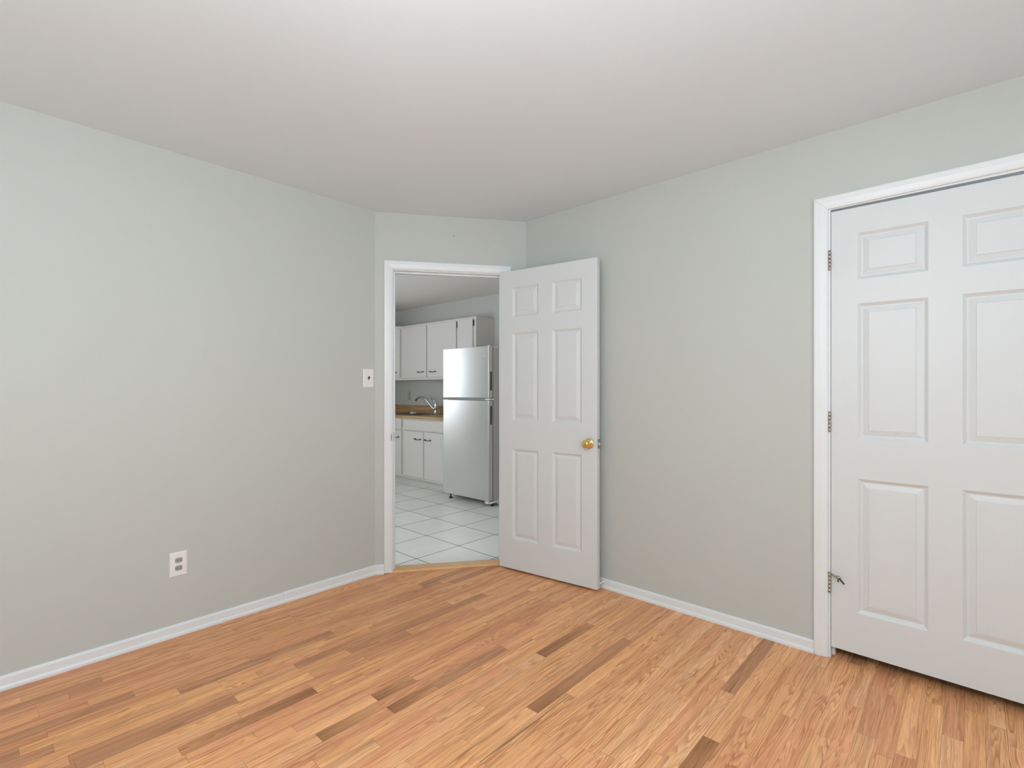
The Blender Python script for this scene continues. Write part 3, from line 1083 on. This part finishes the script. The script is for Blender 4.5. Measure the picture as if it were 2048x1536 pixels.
# face frame
for x0, x1 in ((BX0, -2.940), (-2.572, -2.508), (-1.668, BX1)):
    mb.box((x0, BY, zb), (x1, BY + 0.019, zt))
for z0, z1 in ((zb, zb + 0.045), (0.690, 0.722), (zt - 0.03, zt)):
    mb.box((-2.940, BY + 0.0005, z0), (-2.572, BY + 0.019, z1))
    mb.box((-2.508, BY + 0.0005, z0), (-1.668, BY + 0.019, z1))
loc(mb).build('carcass', M['cabinet'], bc)
loc(MB().box((BX0, BY + 0.066, 0.0), (BX1, BY + 0.080, zb))).build('toe_kick', M['cabinet'], bc)
for x0, x1, z0, z1, nm in ((-2.955, -2.574, 0.7045, 0.842, 'drawer'), (-2.536, -1.64, 0.708, 0.836, 'false_front'),
                           (-2.955, -2.574, 0.119, 0.692, 'door'), (-2.500, -2.1065, 0.114, 0.693, 'door'), (-2.093, -1.690, 0.114, 0.693, 'door')):
    dr = loc(MB().box((x0, BY - 0.018, z0), (x1, BY - 0.0005, z1))).build(nm, M['cabinet'], bc, 0.003)
    if nm == 'door':
        hx = {-2.955: -2.680, -2.500: -2.211, -2.093: -2.010}[x0]
        pull(hx + ox, 0.602, BY - 0.018 + oy, dr)
    if x0 == -2.500:
        for hz in (0.175, 0.575):
            cab_hinge(x0 - 0.008 + ox, hz, BY + oy, dr, M['cabinet'])

# countertop with sink hole
CY0, CT1 = 1.175, 0.888
HX0, HX1, HY0, HY1 = -2.965, -2.44, 1.300, 1.600
ct = MB()
cx0, cx1 = KX + 0.002, -1.545


def ring_slab(mb, X0, X1, Y0, Y1, hx0, hx1, hy0, hy1, z0, z1):
    vs = []
    for z in (z0, z1):
        vs += [(X0, Y0, z), (X1, Y0, z), (X1, Y1, z), (X0, Y1, z), (hx0, hy0, z), (hx1, hy0, z), (hx1, hy1, z), (hx0, hy1, z)]
    fs = []
    for q in range(4):
        q2 = (q + 1) % 4
        fs.append((q, q2, 4 + q2, 4 + q))
        fs.append((8 + q, 8 + q2, 12 + q2, 12 + q))
        fs.append((q, q2, 8 + q2, 8 + q))
        fs.append((4 + q, 4 + q2, 12 + q2, 12 + q))
    return mb.add(vs, fs)


ring_slab(ct, cx0, cx1, CY0, KB - 0.001, HX0, HX1, HY0, HY1, CTZ, CT1)
ctp = ct.build('countertop', M['laminate'], None, 0.004)
tag(ctp, 'wood-look laminate countertop with backsplash along the kitchen wall', 'countertop')
MB().box((cx0, KB - 0.020, CT1), (cx1, KB - 0.001, CT1 + 0.108)).build('backsplash', M['laminate'], ctp, 0.003)

# sink
sk = empty('kitchen_sink', ((HX0 + HX1) / 2, (HY0 + HY1) / 2, CT1 + 0.0005))
tag(sk, 'steel double-bowl sink in the countertop, coloured dark for its reflections', 'sink')
sx, sy = (HX0 + HX1) / 2, (HY0 + HY1) / 2
rim = MB()
mid = -2.70
e = 0.012
bowls = [(HX0 + e, mid - 0.014, HY0 + e, HY1 - e), (mid + 0.014, HX1 - e, HY0 + e, HY1 - e)]
Zr = 0.007


def L3(x, y, z):
    return (x - sx, y - sy, z)


xs_ = [HX0 - 0.02, bowls[0][0], bowls[0][1], bowls[1][0], bowls[1][1], HX1 + 0.02]
ys_ = [HY0 - 0.02, HY0 + e, HY1 - e, HY1 + 0.022]
for i in range(5):
    for j in range(3):
        if j == 1 and i in (1, 3):
            continue
        x0, x1, y0, y1 = xs_[i], xs_[i + 1], ys_[j], ys_[j + 1]
        rim.box(L3(x0, y0, 0.0), L3(x1, y1, Zr))
rim.build('rim', M['sink_steel'], sk)
for (x0, x1, y0, y1) in bowls:
    bw = MB()
    g = 0.02
    P0 = [(x0, y0), (x1, y0), (x1, y1), (x0, y1)]
    P1 = [(x0 + g, y0 + g), (x1 - g, y0 + g), (x1 - g, y1 - g), (x0 + g, y1 - g)]
    vs = [L3(x, y, Zr) for x, y in P0] + [L3(x, y, -0.15) for x, y in P1] + [L3(x, y, -0.17) for x, y in [(x0 + 2.2 * g, y0 + 2.2 * g), (x1 - 2.2 * g, y0 + 2.2 * g), (x1 - 2.2 * g, y1 - 2.2 * g), (x0 + 2.2 * g, y1 - 2.2 * g)]]
    fs = []
    for r in range(2):
        for q in range(4):
            q2 = (q + 1) % 4
            fs.append((r * 4 + q, r * 4 + q2, r * 4 + 4 + q2, r * 4 + 4 + q))
    fs.append((8, 9, 10, 11))
    bw.add(vs, fs)
    bo = bw.build('basin', M['sink_steel'], sk)
    MB().lathe([(0.030, 0), (0.030, 0.003), (0.010, 0.004)], L3((x0 + x1) / 2, (y0 + y1) / 2, -0.1695), (0, 0, 1), 20).build('drain', M['chrome'], bo)
MB().box(L3(mid - 0.032, 1.440, Zr), L3(mid + 0.032, 1.490, Zr + 0.020)).build('divider_cap', M['plastic_white'], sk, 0.006)

# faucet
FX, FY = -2.452, 1.658
fz = CT1 + 0.0005
fa = empty('kitchen_faucet', (FX, FY, fz))
tag(fa, 'chrome kitchen faucet with curved spout behind the sink', 'faucet')
MB().box((-0.075, -0.030, 0.0), (0.095, 0.030, 0.020)).build('deck_plate', M['chrome'], fa, 0.006, 3)
MB().lathe([(0.027, 0.012), (0.025, 0.022), (0.021, 0.034), (0.0195, 0.075), (0.0225, 0.080), (0.0225, 0.088), (0.0195, 0.094), (0.019, 0.125), (0.0165, 0.150), (0.010, 0.166), (0.004, 0.170)], (0, 0, 0), (0, 0, 1), 24).build('body', M['chrome'], fa)
sp_pts = [(-0.010, 0, 0.062), (-0.045, -0.006, 0.078), (-0.085, -0.012, 0.112), (-0.125, -0.018, 0.150), (-0.170, -0.024, 0.192), (-0.215, -0.030, 0.219), (-0.262, -0.036, 0.231), (-0.310, -0.042, 0.228), (-0.350, -0.047, 0.210), (-0.378, -0.050, 0.180)]
MB().tube(sp_pts, [0.015, 0.015, 0.0145, 0.014, 0.014, 0.014, 0.014, 0.014, 0.0145, 0.015], 14).build('spout', M['chrome'], fa)
MB().tube([(-0.004, 0, 0.158), (-0.022, -0.004, 0.178), (-0.048, -0.008, 0.196), (-0.085, -0.012, 0.208)], [0.011, 0.009, 0.008, 0.006], 10).build('lever', M['chrome'], fa)

# wall cabinets, face plane y = 1.50
UY, UZ0, UZ1 = 1.500, 1.355, 2.116
UX0, UX1 = -2.990, -1.488
uc = empty('wall_cabinet', ((UX0 + UX1) / 2, UY, UZ0))
tag(uc, 'long white wall cabinet with three slab doors above sink and refrigerator', 'cabinet')
ox, oy = -(UX0 + UX1) / 2, -UY


def loc2(mb):
    mb.v = [(x + ox, y + oy, z - UZ0) for x, y, z in mb.v]
    return mb


loc2(MB().box((UX0 + 0.0005, UY, UZ0), (UX1, KB - 0.001, UZ1))).build('carcass', M['cabinet'], uc, 0.002)
for x0, x1, z0, z1, hx in ((-2.982, -2.436, 1.388, 2.083, -2.547), (-2.413, -1.836, 1.391, 2.087, -2.286), (-1.808, -1.534, 1.391, 2.090, -1.70)):
    dr = loc2(MB().box((x0, UY - 0.018, z0), (x1, UY - 0.0005, z1))).build('door', M['cabinet'], uc, 0.003)
    pull(hx + ox, 1.463 - UZ0, UY - 0.018 + oy, dr)
    for hz in (1.43, 2.00):
        if x0 < -2.9:
            cab_hinge(x0 - 0.004 + ox, hz - UZ0, UY + oy, dr, M['cabinet'])
        else:
            cab_hinge(x1 + 0.009 + ox, hz - UZ0, UY + oy, dr, M['bronze'], 0.075)

# diagonal corner wall cabinet
ux, uy = UX0, UY
q = 0.7071
CL = 0.425                                   # length of its face
fx, fy = ux - q * CL, uy - q * CL
cc = empty('corner_cabinet', (ux, uy, UZ0))
tag(cc, 'white corner wall cabinet cut off by the doorway jamb', 'cabinet')
poly = [(ux, uy), (ux, KB - 0.001), (KX + 0.001, KB - 0.001), (KX + 0.001, fy), (fx, fy)]
mb = MB().prism([(x - ux, y - uy) for x, y in poly], 0, UZ1 - UZ0)
mb.build('carcass', M['cabinet'], cc, 0.002)
fm = Matrix.Rotation(PI / 4, 4, 'Z')          # local x along the face
mb = MB().box((-CL + 0.035, -0.018, 0.040), (-0.034, -0.0005, 0.728), fm)
cd = mb.build('door', M['cabinet'], cc, 0.003)
pl = pull(-0.142, 0.108, -0.018, cd)
for v in pl.data.vertices:
    v.co = fm @ v.co

# beige plate on the kitchen wall above the backsplash
ko = empty('wall_outlet', (-3.262, KB, 1.127), PI)
tag(ko, 'beige wall plate on the kitchen wall between countertop and cabinets', 'outlet')
plate_mb(0, 0, 0.076, 0.128).build('cover_plate', M['plastic_beige'], ko)
MB().box((-0.017, 0.005, -0.034), (0.017, 0.0075, 0.034)).build('insert', M['plastic_beige'], ko, 0.002)

# ------------------------------------------------------------------ refrigerator
FX0, FX1, FYF = -1.4815, -0.757, 0.985
FB = 1.66
rf = empty('refrigerator', ((FX0 + FX1) / 2, FYF, 0.0))
tag(rf, 'stainless steel top-freezer refrigerator standing on the kitchen tiles', 'refrigerator')
ox, oy = -(FX0 + FX1) / 2, -FYF


def loc3(mb):
    mb.v = [(x + ox, y + oy, z) for x, y, z in mb.v]
    return mb


DT = 0.062
loc3(MB().box((FX0 + 0.004, FYF + DT + 0.014, 0.060), (FX1 - 0.004, FB, 1.668))).build('cabinet_body', M['fridge_side'], rf, 0.004)
loc3(MB().box((FX0 + 0.012, FYF + DT, 0.075), (FX1 - 0.010, FYF + DT + 0.0138, 1.660))).build('gasket', M['gasket'], rf)


def fridge_door(name, z0, z1, rz0, rz1):
    fr_ = loc3(MB().box((FX0, FYF + 0.004, z0), (FX1, FYF + DT, z1))).build(name, M['fridge_edge'], rf, 0.003)
    sk_ = MB()
    sk_.box((FX0 - 0.0005, FYF, z0 - 0.0005), (FX1 + 0.0005, FYF + 0.0055, z1 + 0.0005))
    loc3(sk_).build('front_panel', M['steel'], fr_, 0.0022, 3)
    loc3(MB().box((FX1 - 0.010, FYF + 0.026, rz0), (FX1 + 0.0012, FYF + 0.050, rz1))).build('handle_recess', M['gasket'], fr_, 0.002)
    return fr_


fz_d = fridge_door('freezer_door', 1.140, 1.680, 1.218, 1.415)
lo_d = fridge_door('fresh_food_door', 0.066, 1.112, 0.861, 1.058)
# small illegible silver badge
bg = MB()
for (x0, x1, z0, z1) in ((-0.871, -0.858, 1.5750, 1.5790), (-0.852, -0.843, 1.5752, 1.5785), (-0.836, -0.832, 1.5745, 1.5830), (-0.829, -0.822, 1.5745, 1.5790), (-0.817, -0.806, 1.5745, 1.5850), (-0.800, -0.795, 1.5745, 1.5865), (-0.792, -0.782, 1.5745, 1.5800)):
    bg.box((x0, FYF - 0.0015, z0), (x1, FYF + 0.001, z1))
loc3(bg).build('badge', M['plastic_white'], fz_d)
# hinges: top bracket, middle bar, bottom bracket
mb = MB()
mb.box((FX1 - 0.060, FYF + 0.020, 1.6805), (FX1 - 0.010, FYF + 0.150, 1.6850))
mb.lathe([(0.012, 0), (0.012, 0.010), (0.006, 0.012)], (FX1 - 0.030, FYF + 0.034, 1.6805), (0, 0, 1), 14)
mb.box((FX1 - 0.055, FYF + 0.090, 1.668), (FX1 - 0.015, FYF + 0.150, 1.6850))
loc3(mb).build('top_hinge', M['plastic_white'], rf, 0.001)
mb = MB()
mb.box((FX0 + 0.05, FYF + 0.030, 1.1165), (FX1 - 0.070, FYF + DT + 0.010, 1.1355))
loc3(mb).build('center_rail', M['plastic_grey'], rf)
mb = MB()
mb.box((FX1 - 0.065, FYF + 0.012, 1.1175), (FX1 + 0.006, FYF + DT + 0.010, 1.1340))
mb.lathe([(0.007, 0), (0.007, 0.0225)], (FX1 - 0.020, FYF + 0.018, 1.115), (0, 0, 1), 12)
loc3(mb).build('middle_hinge', M['plastic_white'], rf, 0.002)
mb = MB()
mb.box((FX1 - 0.065, FYF + 0.010, 0.036), (FX1 - 0.010, FYF + 0.030, 0.062))
mb.tube([(FX1 - 0.010, FYF + 0.028, 0.042), (FX1 + 0.004, FYF + 0.06, 0.050), (FX1 + 0.004, FYF + 0.12, 0.050), (FX1 + 0.003, FYF + 0.17, 0.034)], 0.011, 10)
mb.box((FX1 - 0.03, FYF + 0.15, 0.012), (FX1 + 0.004, FYF + 0.20, 0.075))
loc3(mb).build('bottom_hinge', M['plastic_white'], rf, 0.002)
for x, y in ((FX0 + 0.065, FYF + 0.055), (FX1 - 0.035, FYF + 0.095), (FX0 + 0.065, FB - 0.06), (FX1 - 0.05, FB - 0.06)):
    ft = MB().lathe([(0.020, 0.0), (0.021, 0.004), (0.018, 0.013), (0.007, 0.016), (0.007, 0.0605)], (x + ox, y + oy, 0.0002), (0, 0, 1), 16)
    ft.build('leveling_foot', M['black'], rf)

# ------------------------------------------------------------------ unseen lamp added to fill the bedroom with light
cl_ = empty('added_fill_lamp', (LAMP_XY[0], LAMP_XY[1], H))
tag(cl_, 'unseen white globe lamp added to light the bedroom', 'fill lamp')
MB().lathe([(0.065, -0.0005), (0.065, -0.018), (0.050, -0.026), (0.012, -0.030), (0.012, LAMP_Z - H + 0.125), (0.045, LAMP_Z - H + 0.12), (0.045, LAMP_Z - H + 0.10)], (0, 0, 0), (0, 0, 1), 28).build('canopy', M['nickel'], cl_)
gm, gn, gl, gb = newmat('glowing_globe')
gb.inputs['Base Color'].default_value = (0.9, 0.9, 0.88, 1)
gb.inputs['Emission Color'].default_value = (0.91, 0.985, 1.04, 1)
gb.inputs['Emission Strength'].default_value = LAMP_E
gp = []
for i in range(17):
    a = -PI / 2 + PI * i / 16
    gp.append((max(0.001, 0.13 * math.cos(a)), 0.13 * math.sin(a)))
MB().lathe(gp, (0, 0, LAMP_Z - H), (0, 0, 1), 32).build('globe', gm, cl_)
